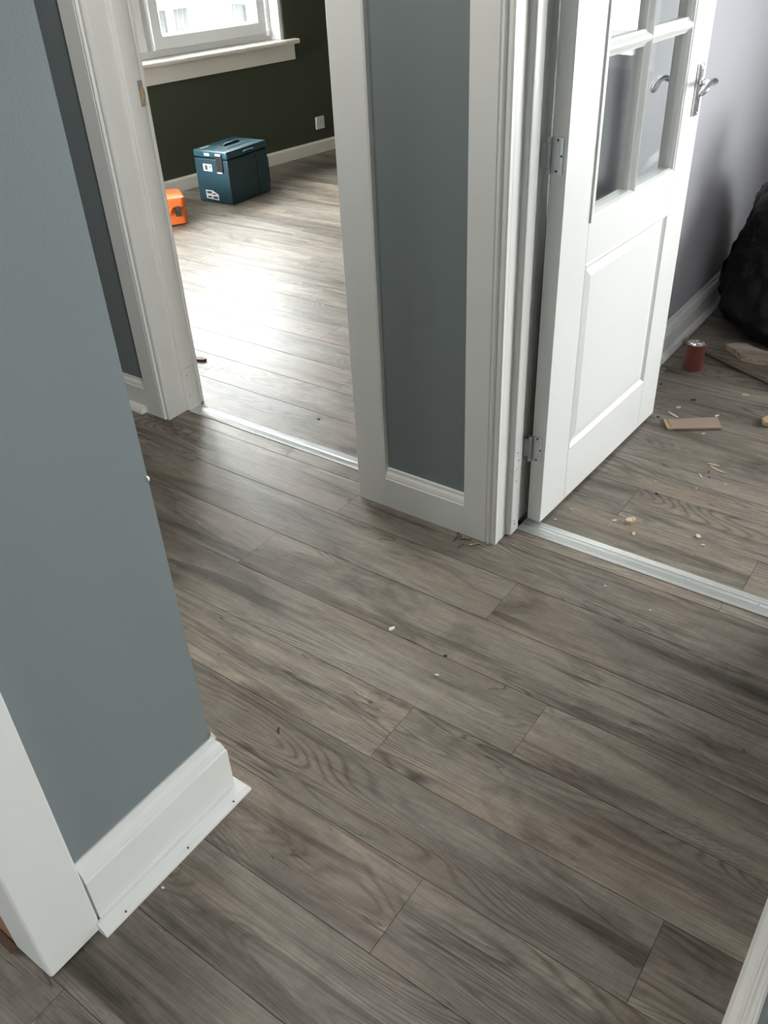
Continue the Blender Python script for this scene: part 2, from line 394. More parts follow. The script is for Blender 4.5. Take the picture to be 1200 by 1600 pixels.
MB().add([(LB - 0.006, LE, 0.855), (LB + 0.003, LE + 0.001, 0.862), (LB + 0.001, LE - 0.004, 0.874), (LB - 0.008, LE + 0.002, 0.872), (LB - 0.001, LE + 0.004, 0.866)],
         [(0, 1, 4), (1, 2, 4), (2, 3, 4), (3, 0, 4), (0, 3, 2, 1)]).build('plaster_chip', 'plaster', bpy.data.objects['wall_left'])

b = struct(MB().sweep([(-1.131, 1.93), (-1.433, 1.93)], skirt_prof(0.146, 0.110)).build('baseboard_middle', 'white_gloss'), 'short white skirting board between the two architraves', 'skirting board')
b = struct(MB().sweep([(-2.65, 1.957), (-4.2, 1.957)], skirt_prof(0.146, 0.110, 0.016)).build('baseboard_front_left', 'white_gloss'), 'white skirting board left of the left door frame', 'skirting board')
MB().sweep([(-2.672, 1.957), (-4.2, 1.957)], shoe_prof(0.016)).build('shoe_moulding', 'white_gloss', b)
b = struct(MB().sweep([(0.058, 0.78), (0.058, 1.93)], skirt_prof(0.146, 0.110)).build('baseboard_right', 'white_gloss'), 'white skirting board in the lower right corner', 'skirting board')
sh = MB().sweep([(0.058, 0.78), (0.058, 1.93)], shoe_prof()).build('shoe_moulding', 'white_gloss', b)
b = struct(MB().sweep([(-1.085, 5.1), (-1.085, 2.10)], skirt_prof(0.150, 0.095)).build('baseboard_partition', 'white_gloss'), 'white moulded skirting board behind the glazed door and black bag', 'skirting board')
MB().sweep([(-1.085, 5.1), (-1.085, 2.10)], shoe_prof(0.021, 0.022, 0.026)).build('shoe_moulding', 'white_gloss', b)
b = struct(MB().sweep([(-1.30, 2.1), (-1.30, 7.0)], skirt_prof(0.10, 0.085)).build('baseboard_room', 'white_gloss'), 'white skirting board of the green room side wall', 'skirting board')
b = struct(MB().sweep([(3.5, 5.1), (-1.085, 5.1)], skirt_prof(0.150, 0.095)).build('baseboard_far', 'white_gloss'), 'white skirting board along the far wall', 'skirting board')
o = struct(MB().sweep([(0, 2.74), (0, -2.40)], skirt_prof(0.094, 0.080, 0.02)).build('baseboard_window', 'sill_cream', loc=WO, rot=WANG), 'low cream skirting board under the window on the green wall', 'skirting board')

# ------------------------------------------------------------------ door frames
DH = 2.23
def architrave(xo, xi, ywall, face):
    """plan polygon: outer edge xo, opening edge xi (moulded), towards -y"""
    d = 1 if xi > xo else -1; t = ywall - face
    return [(xo, ywall), (xo, face + 0.003), (xo + d * 0.003, face), (xi - d * 0.036, face), (xi - d * 0.0335, face + 0.004), (xi - d * 0.029, face + 0.004),
            (xi - d * 0.0275, face - 0.002), (xi - d * 0.023, face - 0.003), (xi - d * 0.019, face), (xi - d * 0.017, face + 0.005), (xi - d * 0.006, face + 0.003), (xi, face + 0.005), (xi, ywall)]
def frame(n, xl, xr, fl, fr, yw_l, yw_r, yback, yface_l, yface_r, label, stop0, stop1, jl, jr, plain_r=False, sd=0.016):
    f = struct(empty('trim_%d' % n, (0, 0, 0)), label, 'door frame')
    MB().prism(architrave(xl - 0.115, xl, yw_l, yface_l), 0, DH + 0.1, 2).build('architrave', 'white_gloss', f)
    if plain_r:
        MB().prism([(xr, yw_r), (xr, yface_r + 0.003), (xr + 0.003, yface_r), (xr + 0.110, yface_r), (xr + 0.115, yface_r + 0.004), (xr + 0.115, yw_r)], 0, DH + 0.1, 2).build('architrave', 'white_gloss', f)
    else:
        MB().prism(architrave(xr + 0.115, xr, yw_r, yface_r), 0, DH + 0.1, 2).build('architrave', 'white_gloss', f)
    ym = max(yw_l, yw_r); yf = max(yface_l, yface_r)
    MB().box(xl, xr, yf, ym, DH, DH + 0.1).build('head_architrave', 'white_gloss', f)
    MB().box(xl - 0.019, xl, yw_l, yback, 0, DH).build('lining', 'white_gloss', f, bevel=0.002)
    MB().box(xr, xr + 0.019, yw_r, yback, 0, DH).build('lining', 'white_gloss', f, bevel=0.002)
    MB().box(xl, xr, ym, yback, DH - 0.02, DH).build('head_lining', 'white_gloss', f)
    r = 0.006
    def stop(x, d, z0, z1, nm):
        MB().prism([(x, stop0), (x + d * (sd - r), stop0), (x + d * (sd - 0.002), stop0 + 0.002), (x + d * sd, stop0 + r), (x + d * sd, stop1 - r), (x + d * (sd - 0.002), stop1 - 0.002), (x + d * (sd - r), stop1), (x, stop1)], z0, z1, 2).build(nm, 'white_gloss', f, smooth=True)
    stop(xl, 1, 0.004, jl - 0.001, 'stop_block'); stop(xl, 1, jl + 0.001, DH - 0.02, 'door_stop')
    stop(xr, -1, 0.004, jr - 0.001, 'stop_block'); stop(xr, -1, jr + 0.001, DH - 0.02, 'door_stop')
    # room side architraves
    for xx, dd in ((xl, -1), (xr, 1)):
        MB().box(min(xx, xx + dd * 0.09), max(xx, xx + dd * 0.09), yback, yback + (0.030 if n == 2 else 0.014), 0, DH + 0.09).build('rear_architrave', 'white_gloss', f, bevel=0.003)
    return f
f1 = frame(1, -2.535, -1.548, 0, 0, 1.957, 1.93, 2.125, 1.940, 1.909, 'white painted door frame around the left doorway to the green room', 2.040, 2.110, 0.185, 0.185, plain_r=True)
# chipped lock keep in the left jamb
mb = MB(); mb.box(-2.5205, -2.5175, 2.088, 2.107, 1.142, 1.222); kp = mb.build('lock_keep', 'chip_grey', f1)
mb = MB(); mb.add([(-2.517, 2.092, 1.15), (-2.517, 2.107, 1.145), (-2.517, 2.112, 1.185), (-2.517, 2.106, 1.207), (-2.517, 2.096, 1.199), (-2.511, 2.100, 1.175)], [(0, 1, 5), (1, 2, 5), (2, 3, 5), (3, 4, 5), (4, 0, 5)]).build('splinter', 'fibreboard', kp)
for zz in (0.065, 0.155):
    MB().lathe([(0.0001, 0.002), (0.003, 0.0018), (0.003, 0)], 8, closed=False).build('nail_hole', 'chip_grey', f1, loc=(-2.520, 2.058, zz)).rotation_euler = (0, math.radians(90), 0)
f2 = frame(2, -1.018, -0.155, 0, 0, 1.93, 1.93, 2.100, 1.909, 1.909, 'white painted door frame around the right doorway with the glazed door', 1.978, 2.034, 0.241, 0.241, sd=0.018)
for zz, yy in ((0.30, 2.000), (0.27, 2.006), (0.20, 1.998), (0.05, 1.998), (0.035, 2.003)):
    MB().lathe([(0.0001, 0.002), (0.0025, 0.0018), (0.0025, 0)], 8, closed=False).build('nail_hole', 'chip_grey', f2, loc=(-1.0005, yy, zz)).rotation_euler = (0, math.radians(90), 0)

# near left doorway frame
f3 = struct(empty('trim_3', (0, 0, 0)), 'plain white door frame in the lower left corner', 'door frame')
MB().prism([(LB, 0.267), (LB + 0.019, 0.267), (LB + 0.0215, 0.270), (LB + 0.0215, 0.384), (LB + 0.0185, 0.388), (LB, 0.388)], 0.006, 2.35, 2).build('architrave', 'white_gloss', f3)
MB().box(LB - 0.088, LB + 0.017, 0.266, 0.287, 0.006, 2.25).build('lining', 'white_gloss', f3, bevel=0.0015)
MB().box(LB - 0.15, LB - 0.088, 0.268, 0.287, 0.006, 2.25).build('bare_lining', 'raw_wood', f3)
MB().box(LB - 0.14, LB + 0.0, -0.64, -0.62, 0, 2.25).build('lining', 'white_gloss', f3)
MB().box(LB, LB + 0.0215, -0.74, -0.62, 0, 2.35).build('architrave', 'white_gloss', f3)
MB().box(LB - 0.14, LB, -0.62, 0.266, 2.23, 2.25).build('head_lining', 'white_gloss', f3)
tag(MB().prism([(LB - 0.26, 0.255), (LB - 0.088, 0.2505), (LB - 0.086, 0.2655), (LB - 0.26, 0.270)], 0, 0.012, 2).build('wood_strip', 'dark_wood', bevel=0.001), 'dark brown wooden strip on the floor in the lower left doorway', 'wood strip')

# ------------------------------------------------------------------ metal threshold strips
def threshold(x0, x1, y0, y1, label):
    wd = y1 - y0
    t = tag(empty('threshold_strip', ((x0 + x1) / 2, (y0 + y1) / 2, 0)), label, 'threshold strip')
    prof = [(0, 0), (0, 0.0018), (0.006, 0.004)]
    for c in (0.13, 0.22, 0.31):
        prof += [(wd * c, 0.0052), (wd * c + 0.0015, 0.0040), (wd * c + 0.003, 0.0040), (wd * c + 0.0045, 0.0056)]
    prof += [(wd * 0.40, 0.0062), (wd * 0.42, 0.0046), (wd * 0.60, 0.0046), (wd * 0.62, 0.0062)]
    for c in (0.68, 0.77, 0.86):
        prof += [(wd * c, 0.0056), (wd * c + 0.0015, 0.0040), (wd * c + 0.003, 0.0040), (wd * c + 0.0045, 0.0052)]
    prof += [(wd - 0.003, 0.0035), (wd, 0.0015), (wd, 0)]
    prof = sorted(set(prof[1:-1]), key=lambda q: q[0])
    prof = [(0, 0)] + prof + [(wd, 0)]
    L_ = (x1 - x0) / 2
    MB().prism([(y - wd / 2, z) for y, z in prof], -L_, L_, 0).build('metal_bar', 'aluminium', t)
    n = 4
    for i in range(n):
        MB().lathe([(0.0001, 0.0062), (0.003, 0.0058), (0.0045, 0.0046)], 10, closed=False).build('screw', 'zinc', t, loc=(-L_ + (i + 0.6) * 2 * L_ / n, 0.001, 0))
threshold(-2.519, -1.564, 2.040, 2.106, 'ribbed aluminium threshold strip in the left doorway')
threshold(-1.000, -0.171, 2.024, 2.098, 'ribbed aluminium threshold strip under the open glazed door')

# ------------------------------------------------------------------ glazed door
DT = 0.046; DWID = 0.883; DZ0, DZ1 = 0.013, 2.205
door = struct(empty('door_1', (-0.948, 2.079, 0), -0.0414), 'open white panelled door with small glass panes', 'door')
def dbox(nm, y0, y1, z0, z1): return MB().box(-DT, 0, y0, y1, z0, z1).build(nm, 'door_white', door, bevel=0.0012, seg=1)
GY0, GY1, GZ0, GZ1 = 0.163, 0.737, 0.930, 2.035
PY0, PY1, PZ0, PZ1 = 0.160, 0.735, 0.203, 0.812
dbox('stile', 0, PY0, DZ0, DZ1); dbox('stile', GY1, DWID, DZ0, DZ1)
dbox('bottom_rail', PY0, GY1, DZ0, PZ0); dbox('middle_rail', PY0, GY1, PZ1, GZ0); dbox('top_rail', PY0, GY1, GZ1, DZ1)
mb = MB()
for sgn in (1, -1):
    X = (lambda d: d) if sgn > 0 else (lambda d: -DT - d)
    mb.rect_loops(PY0, PY1 + 0.002, PZ0, PZ1, [(-0.001, X(0.0)), (0.006, X(0.002)), (0.012, X(-0.003)), (0.018, X(-0.007)), (0.023, X(-0.007)), (0.046, X(-0.0015)), (0.050, X(-0.0015))])
pn = mb.build('raised_panel', 'door_white', door)
# glazing bead, both faces
mb = MB()
for sgn in (1, -1):
    X = (lambda d: d) if sgn > 0 else (lambda d: -DT - d)
    mb.rect_loops(GY0, GY1, GZ0, GZ1, [(-0.004, X(0.0)), (-0.002, X(0.005)), (0.010, X(0.005)), (0.014, X(0.002)), (0.018, X(0.002)), (0.023, X(-0.008)), (0.023, -DT / 2)], fill=False)
mb.build('glazing_bead', 'door_white', door)
VB = 0.439; HB = (1.345, 1.690)
def bar_prof(c, w_=0.024):   # (position, x)
    h = w_ / 2
    f = [(c - h - 0.008, -DT / 2 + 0.004), (c - h - 0.008, -0.012), (c - h, -0.008), (c - h * 0.6, 0.000), (c, 0.003), (c + h * 0.6, 0.000), (c + h, -0.008), (c + h + 0.008, -0.012), (c + h + 0.008, -DT / 2 + 0.004)]
    return f + [(a, -DT - x) for a, x in f[::-1]]
MB().prism([(x, y) for y, x in bar_prof(VB)], GZ0 + 0.015, GZ1 - 0.015, 2).build('glazing_bar', 'door_white', door, smooth=True)
for hb in HB:
    MB().prism([(x, z) for z, x in bar_prof(hb)], GY0 + 0.015, GY1 - 0.015, 1).build('glazing_bar', 'door_white', door, smooth=True)
zs = [GZ0 + 0.018, HB[0], HB[1], GZ1 - 0.018]; ys = [GY0 + 0.018, VB, GY1 - 0.018]
for i in range(3):
    for j in range(2):
        MB().box(-DT / 2 - 0.002, -DT / 2 + 0.002, ys[j] + 0.002, ys[j + 1] - 0.002, zs[i] + 0.002, zs[i + 1] - 0.002).build('pane', 'clear_glass', door)
# lever handles on both faces
for sgn in (1, -1):
    h = empty('handle', (0 if sgn > 0 else -DT, 0.832, 1.182), 0, door)
    h['label'] = 'chrome lever handle on a long plate'
    X = lambda d: sgn * d
    mb = MB(); mb.rect_loops(-0.021, 0.021, -0.097, 0.05, [(0, 0), (0, X(0.005)), (0.004, X(0.007)), (0.005, X(0.005)), (0.009, X(0.0055)), (0.011, X(0.009)), (0.014, X(0.010))])
    mb.build('back_plate', 'chrome', h)
    mb = MB(); mb.tube([(X(0.008), 0, 0), (X(0.014), 0, 0), (X(0.016), 0, 0), (X(0.050), 0, 0)], [0.014, 0.014, 0.0085, 0.0095], 14); mb.build('spindle', 'chrome', h, smooth=True)
    pts = [(X(0.050 + 0.006 * math.sin(u * 3.1)), 0.008 - 0.118 * u, 0.010 * math.sin(u * 3.6) - 0.016 * u * u) for u in [i / 12 for i in range(13)]]
    mb = MB(); mb.tube(pts, [0.006, 0.0105, 0.0115, 0.0115, 0.011, 0.0105, 0.010, 0.0105, 0.011, 0.0115, 0.0115, 0.010, 0.004], 10, sq=0.8); mb.build('lever', 'chrome', h, smooth=True)
    for zz in (-0.088, 0.041):
        mb = MB(); mb.tube([(X(0.008), 0, zz), (X(0.0112), 0, zz)], 0.0035, 8); mb.build('screw', 'zinc', h)
MB().box(-DT * 0.75, -DT * 0.25, DWID, DWID + 0.0015, 1.08, 1.25).build('lock_plate', 'chrome', door)
# hinges on the hinge edge
for zc in (0.279, 1.131, 1.96):
    hg = empty('hinge', (-DT, 0, zc), 0, door); hg['label'] = 'zinc butt hinge'
    MB().box(0.003, 0.036, -0.0022, 0.0, -0.044, 0.044).build('leaf', 'zinc', hg, bevel=0.0006, seg=1)
    MB().box(0.005, 0.026, -0.0030, -0.002, -0.030, 0.030).build('folded_leaf', 'zinc', hg, bevel=0.0004, seg=1)
    for a, c_ in ((-0.044, -0.031), (-0.030, -0.001), (0.000, 0.030), (0.031, 0.044)):
        MB().lathe([(0.0062, a), (0.0062, c_)], 12, (-0.002, -0.0075, 0)).build('knuckle', 'zinc', hg, smooth=True)
    MB().box(-0.0225, -0.003, -0.010, -0.006, -0.030, 0.030).build('frame_leaf', 'zinc', hg)
    for sy, sz in ((0.019, 0.037), (0.031, 0.0), (0.019, -0.037)):
        mb = MB(); mb.tube([(sy, -0.0018, sz), (sy, -0.0036, sz)], [0.0035, 0.0025], 8); mb.build('screw', 'dark_metal', hg)

# ------------------------------------------------------------------ window of the green room
win = struct(empty('window_1', WO, WANG), 'white plastic window above the green wall', 'window')
def wbox(nm, x0, x1, y0, y1, z0, z1, m='upvc', bev=0.004, par=win): return MB().box(x0, x1, y0, y1, z0, z1).build(nm, m, par, bevel=bev)
S0, S1, WZ0, WZ1 = -1.35, 1.30, 0.872, 2.58
MULL = 0.150
def ring(nm, y0, y1, z0, z1, wd, x0, x1, m='upvc', par=win):
    mb = MB(); mb.rect_loops(y0, y1, z0, z1, [(0, x0), (0, x1 - 0.006), (0.006, x1), (wd - 0.012, x1), (wd, x1 - 0.012), (wd, x0), (0, x0)], fill=False)
    return mb.build(nm, m, par)
ring('outer_frame', S0, S1, WZ0, WZ1, 0.055, -0.19, -0.115)
wbox('mullion', -0.19, -0.115, MULL - 0.02, MULL + 0.02, WZ0 + 0.05, WZ1 - 0.05)
wbox('mullion', -0.19, -0.115, -0.90, -0.86, WZ0 + 0.05, WZ1 - 0.05)
for (a, b_) in ((MULL + 0.028, S1 - 0.085), (-0.86, MULL - 0.028), (S0 + 0.045, -0.90)):
    sa = ring('sash', a, b_, WZ0 + 0.045, WZ1 - 0.045, 0.090, -0.18, -0.095)
    MB().rect_loops(a + 0.082, b_ - 0.082, WZ0 + 0.128, WZ1 - 0.128, [(0, -0.125), (0, -0.112), (0.008, -0.112), (0.008, -0.125)], fill=False).build('gasket', 'black_plastic', sa)
    MB().box(-0.145, -0.125, a + 0.085, b_ - 0.085, WZ0 + 0.13, WZ1 - 0.13).build('pane', 'clear_glass', sa)
wbox('hinge_cap', -0.118, -0.088, S1 - 0.080, S1 - 0.062, WZ0 + 0.03, WZ0 + 0.075)
wbox('reveal_liner', -0.115, -0.012, S1 - 0.030, S1, WZ0, WZ1, 'upvc', 0.002)
wbox('reveal_liner', -0.115, -0.012, S0, S0 + 0.030, WZ0, WZ1, 'upvc', 0.002)
n_ = 7
prof = [(-0.19, 0.838), (-0.19, 0.872)] + [(0.045 + 0.017 * math.cos(a), 0.855 + 0.017 * math.sin(a)) for a in [math.pi / 2 - i * math.pi / 8 for i in range(9)]]
MB().prism(prof, S0 + 0.001, S1 - 0.001, 1).build('sill', 'sill_cream', win, smooth=True)
prof2 = [(0.001, 0.838), (0.001, 0.872)] + prof[2:]
MB().prism(prof2, S1 - 0.001, S1 + 0.102, 1).build('sill_horn', 'sill_cream', win, smooth=True)
MB().prism(prof2, S0 - 0.102, S0 + 0.001, 1).build('sill_horn', 'sill_cream', win, smooth=True)
wbox('apron', 0.0, 0.024, S0 - 0.07, S1 + 0.075, 0.730, 0.838, 'sill_cream', 0.002)
# other windows (out of the picture, they light the rooms)
def simple_window(n, plane, c, a0, a1, z0, z1, label):
    wn = struct(empty('window_%d' % n, (0, 0, 0)), label, 'window')
    def B(nm, p0, p1, q0, q1, r0, r1, m):
        (MB().box(p0, p1, q0, q1, r0, r1) if plane == 'x' else MB().box(q0, q1, p0, p1, r0, r1)).build(nm, m, wn)
    for (q0, q1, r0, r1) in ((a0, a1, z0, z0 + 0.07), (a0, a1, z1 - 0.07, z1), (a0, a0 + 0.07, z0 + 0.07, z1 - 0.07), (a1 - 0.07, a1, z0 + 0.07, z1 - 0.07), ((a0 + a1) / 2 - 0.04, (a0 + a1) / 2 + 0.04, z0 + 0.07, z1 - 0.07)):
        B('frame', c - 0.04, c + 0.04, q0, q1, r0, r1, 'upvc')
    for (q0, q1) in ((a0 + 0.07, (a0 + a1) / 2 - 0.04), ((a0 + a1) / 2 + 0.04, a1 - 0.07)):
        B('pane', c - 0.004, c + 0.004, q0, q1, z0 + 0.07, z1 - 0.07, 'clear_glass')
simple_window(2, 'y', 5.19, 0.2, 3.3, 0.85, 2.3, 'white framed window in the far wall of the room with the bag')
simple_window(3, 'x', 3.57, -2.1, -0.7, 0.95, 2.1, 'white framed window in the room beside the camera')
simple_window(5, 'y', -2.57, -0.7, -0.3, 1.1, 1.9, 'added glazed panel in the rear wall behind the camera')  # unseen opening added to light the faces turned to the rear
simple_window(4, 'x', -4.26, -1.6, -0.4, 0.9, 2.1, 'white framed window in the room on the left')

# ------------------------------------------------------------------ wall socket
sk = tag(empty('wall_socket', WO + WT * 1.597 + Vector((0, 0, 0.229)), WANG), 'white single power socket on the dark green wall near the floor', 'socket')
MB().box(0.0, 0.010, -0.048, 0.048, -0.048, 0.048).build('face_plate', 'socket_white', sk, bevel=0.004)
MB().box(0.0101, 0.0125, -0.036, -0.018, 0.008, 0.036).build('switch', 'socket_white', sk, bevel=0.001)
for yy, zz, hw, hh in ((0.006, 0.014, 0.003, 0.006), (-0.008, -0.010, 0.005, 0.0025), (0.020, -0.010, 0.005, 0.0025)):
    MB().box(0.0095, 0.0103, yy - hw, yy + hw, zz - hh, zz + hh).build('pin_hole', 'chip_grey', sk)

# ------------------------------------------------------------------ fill light added on the hall ceiling, out of view, brightens the frames
m, nt, p = new_mat('fill_diffuser'); p.inputs['Base Color'].default_value = (0.9, 0.9, 0.88, 1)
p.inputs['Emission Color'].default_value = (1.0, 0.965, 0.91, 1); p.inputs['Emission Strength'].default_value = 20.0
cl = tag(empty('hall_fill_light', (-1.5, 1.3, H)), 'added round fill light on the hall ceiling, out of view', 'fill light')
MB().lathe([(0.29, 0.0), (0.30, -0.01), (0.30, -0.035), (0.285, -0.045), (0.27, -0.04), (0.27, 0.0)], 40, closed=False).build('rim', 'upvc', cl, smooth=True)
MB().lathe([(0.27, -0.036), (0.24, -0.055), (0.16, -0.068), (0.0005, -0.072)], 40, closed=False).build('diffuser', 'fill_diffuser', cl, smooth=True)

# ------------------------------------------------------------------ teal tool case
case = tag(empty('tool_case', (-4.665, 4.580, 0), math.radians(3.0)), 'large teal plastic tool case against the green wall', 'tool case')
cx_, cy_, ch = 0.155, 0.215, 0.352       # half depth (x), half length (y), height
MB().box(-cx_, cx_, -cy_, cy_, 0.0, 0.298).build('body', 'teal_plastic', case, bevel=0.010, seg=3)
lid = MB().box(-cx_ - 0.001, cx_ + 0.001, -cy_ - 0.001, cy_ + 0.001, 0.300, ch).build('lid', 'teal_lid', case, bevel=0.014, seg=3)
mb = MB(); mb.box(-0.085, 0.085, -0.135, 0.135, ch - 0.002, ch + 0.0045); mb.build('lid_panel', 'teal_plastic', lid, bevel=0.003)
MB().box(-0.026, 0.026, -0.075, 0.075, ch + 0.0045, ch + 0.006).build('handle_well', 'black_plastic', lid)
MB().tube([(0.018, -0.078, ch + 0.004), (0.018, -0.07, ch + 0.014), (0.018, 0.07, ch + 0.014), (0.018, 0.078, ch + 0.004)], 0.008, 8).build('top_handle', 'teal_lid', case, smooth=True)
for i, (yy, l_) in enumerate(((-0.185, 0.02), (-0.165, 0.012), (-0.15, 0.016), (-0.135, 0.010), (-0.118, 0.016), (-0.102, 0.012))):
    MB().box(-0.115, -0.115 + 0.02, yy, yy + l_ * 0.6, ch - 0.001, ch + 0.0008).build('emboss_mark', 'sticker', lid)
# front carry lip (faces +x)
MB().box(cx_ + 0.001, cx_ + 0.022, -0.055, 0.055, 0.318, 0.334).build('front_lip', 'teal_lid', case, bevel=0.006)
MB().box(cx_ - 0.002, cx_ + 0.0035, 0.085, 0.089, 0.015, 0.283).build('seam_rib', 'black_plastic', case)
for s_ in (-1, 1):   # side latches on the short ends
    lt = MB().box(0.055, 0.112, s_ * (cy_ + 0.002) - 0.008, s_ * (cy_ + 0.002) + 0.008, 0.215, 0.335).build('latch', 'black_plastic', case, bevel=0.004)
    MB().box(0.062, 0.105, s_ * (cy_ + 0.011) - 0.003, s_ * (cy_ + 0.011) + 0.003, 0.325, 0.338).build('latch_hook', 'sticker', lt)
    MB().box(0.062, 0.105, s_ * (cy_ + 0.011) - 0.003, s_ * (cy_ + 0.011) + 0.003, 0.212, 0.219).build('latch_lip', 'sticker', lt)
for (xx, yy) in ((cx_, -cy_), (cx_, cy_)):
    MB().box(xx - 0.008, xx + 0.0015, yy - 0.0015 if yy < 0 else yy - 0.008, yy + 0.008 if yy < 0 else yy + 0.0015, 0.06, 0.235).build('corner_guard', 'black_plastic', case, bevel=0.002)
MB().box(-0.045, 0.0, -cy_ - 0.0055, -cy_ - 0.004, 0.318, 0.335).build('lid_catch', 'sticker', lid)
st = MB().box(-0.075, 0.005, -cy_ - 0.0012, -cy_ + 0.002, 0.215, 0.262).build('sticker', 'sticker', case)
MB().box(-0.060, -0.035, -cy_ - 0.0018, -cy_ - 0.001, 0.222, 0.254).build('printed_mark', 'sticker_ink', st)
MB().box(-0.015, -0.005, -cy_ - 0.0018, -cy_ - 0.001, 0.238, 0.252).build('printed_mark', 'sticker_ink', st)
st = MB().prism([(-0.085, 0.028), (-0.085, 0.085), (-0.02, 0.085), (0.03, 0.060), (0.03, 0.022)], -cy_ - 0.0012, -cy_ + 0.002, 1).build('sticker', 'sticker', case)
for (x0, x1, z0, z1) in ((-0.075, -0.03, 0.062, 0.078), (-0.025, 0.005, 0.058, 0.066), (-0.072, -0.035, 0.034, 0.046), (-0.02, 0.022, 0.030, 0.046)):
    MB().box(x0, x1, -cy_ - 0.0018, -cy_ - 0.001, z0, z1).build('printed_mark', 'sticker_ink', st)

# ------------------------------------------------------------------ orange case, mostly behind the left door frame
oc = tag(empty('orange_case', (-4.455, 3.905, 0), math.atan2(0.82, 0.57)), 'orange plastic power tool case half hidden behind the left door frame', 'tool case')
# local x runs along its front away from view, so front = local -y side, end = x=0
mb = MB(); mb.prism([(-0.40, 0.0), (-0.40, 0.26), (-0.02, 0.26), (0.0, 0.24), (0.0, 0.02), (-0.018, 0.0)], 0.006, 0.110, 2); ob = mb.build('body', 'orange_plastic', oc, bevel=0.012, seg=3, smooth=True)
mb = MB(); mb.prism([(-0.40, -0.003), (-0.40, 0.263), (-0.02, 0.263), (0.003, 0.24), (0.003, 0.018), (-0.018, -0.003)], 0.108, 0.178, 2); ob2 = mb.build('lid', 'orange_plastic', oc, bevel=0.016, seg=3, smooth=True)
lt = MB().box(-0.075, -0.040, -0.016, 0.002, 0.062, 0.125).build('latch', 'chip_dark', oc, bevel=0.005)
MB().tube([(-0.29, -0.004, 0.095), (-0.285, -0.035, 0.095), (-0.11, -0.035, 0.100), (-0.095, -0.004, 0.105)], 0.013, 10).build('handle', 'orange_plastic', oc, smooth=True)
MB().box(-0.11, -0.085, -0.018, 0.0, 0.085, 0.125).build('handle_bracket', 'orange_plastic', oc, bevel=0.004)
for xx in (-0.36, -0.05):
    MB().box(xx - 0.02, xx + 0.02, 0.03, 0.22, 0.0, 0.008).build('foot', 'chip_dark', oc)

# ------------------------------------------------------------------ black rubbish bag
def bag():
    nseg, nring = 96, 80; vs_, fs = [], []
    prof = [(0.0, 0.30), (0.03, 0.385), (0.10, 0.43), (0.20, 0.435), (0.33, 0.41), (0.42, 0.375), (0.54, 0.345), (0.64, 0.275), (0.74, 0.17), (0.82, 0.085), (0.86, 0.05), (0.90, 0.07), (0.95, 0.10), (0.97, 0.02)]
    def rad(z):
        for (z0, r0), (z1, r1) in zip(prof, prof[1:]):
            if z <= z1: u = (z - z0) / (z1 - z0); return r0 + (r1 - r0) * u
        return 0.02
    for i in range(nring + 1):
        z = 0.97 * i / nring; r = rad(z)
        for j in range(nseg):
            a = 2 * math.pi * j / nseg; c, s_ = math.cos(a), math.sin(a)
            p = Vector((c * 2.2, s_ * 2.2, z * 4.0))
            d = 0.05 * noise.noise(p) + 0.030 * abs(noise.noise(p * 2.3 + Vector((5, 1, 2)))) + 0.016 * (1 - abs(noise.noise(Vector((c * 6, s_ * 6, z * 9))) * 2)) + 0.006 * noise.noise(p * 9)
            pleat = 0.012 * math.sin(a * 11 + 3 * noise.noise(p)) * max(0, (z - 0.5) / 0.4)
            rr = max(0.012, r + (d * min(1, r / 0.2)) + pleat * min(1, r / 0.1))
            zz = max(0.0, z + (0.02 * noise.noise(p * 1.7) if z > 0.05 else 0))
            vs_.append((rr * c * 0.98, rr * s_ * 0.86, zz))
    for i in range(nring):
        for j in range(nseg):
            fs.append([i * nseg + j, i * nseg + (j + 1) % nseg, (i + 1) * nseg + (j + 1) % nseg, (i + 1) * nseg + j])
    fs.append(list(range(nseg))[::-1]); fs.append([nring * nseg + j for j in range(nseg)])
    return MB().add(vs_, fs)
m, nt, p = new_mat('bag_black')
p.inputs['Base Color'].default_value = (0.006, 0.006, 0.007, 1); p.inputs['Roughness'].default_value = 0.42; p.inputs['Specular IOR Level'].default_value = 0.3
tc = N(nt, 'ShaderNodeTexCoord'); nz1 = N(nt, 'ShaderNodeTexNoise'); nz1.inputs['Scale'].default_value = 9; nz1.inputs['Detail'].default_value = 5; nz1.inputs['Distortion'].default_value = 1.2
nt.links.new(tc.outputs['Object'], nz1.inputs['Vector']); bp = N(nt, 'ShaderNodeBump'); bp.inputs['Strength'].default_value = 0.8; bp.inputs['Distance'].default_value = 0.02
nt.links.new(nz1.outputs['Fac'], bp.inputs['Height']); nt.links.new(bp.outputs['Normal'], p.inputs['Normal'])
tag(bag().build('rubbish_bag', 'bag_black', smooth=False, loc=(-0.600, 4.11, 0)), 'large full black plastic rubbish bag in the far right corner', 'bag')
bo = bpy.data.objects['rubbish_bag']; bo.data.polygons.foreach_set('use_smooth', [True] * len(bo.data.polygons))

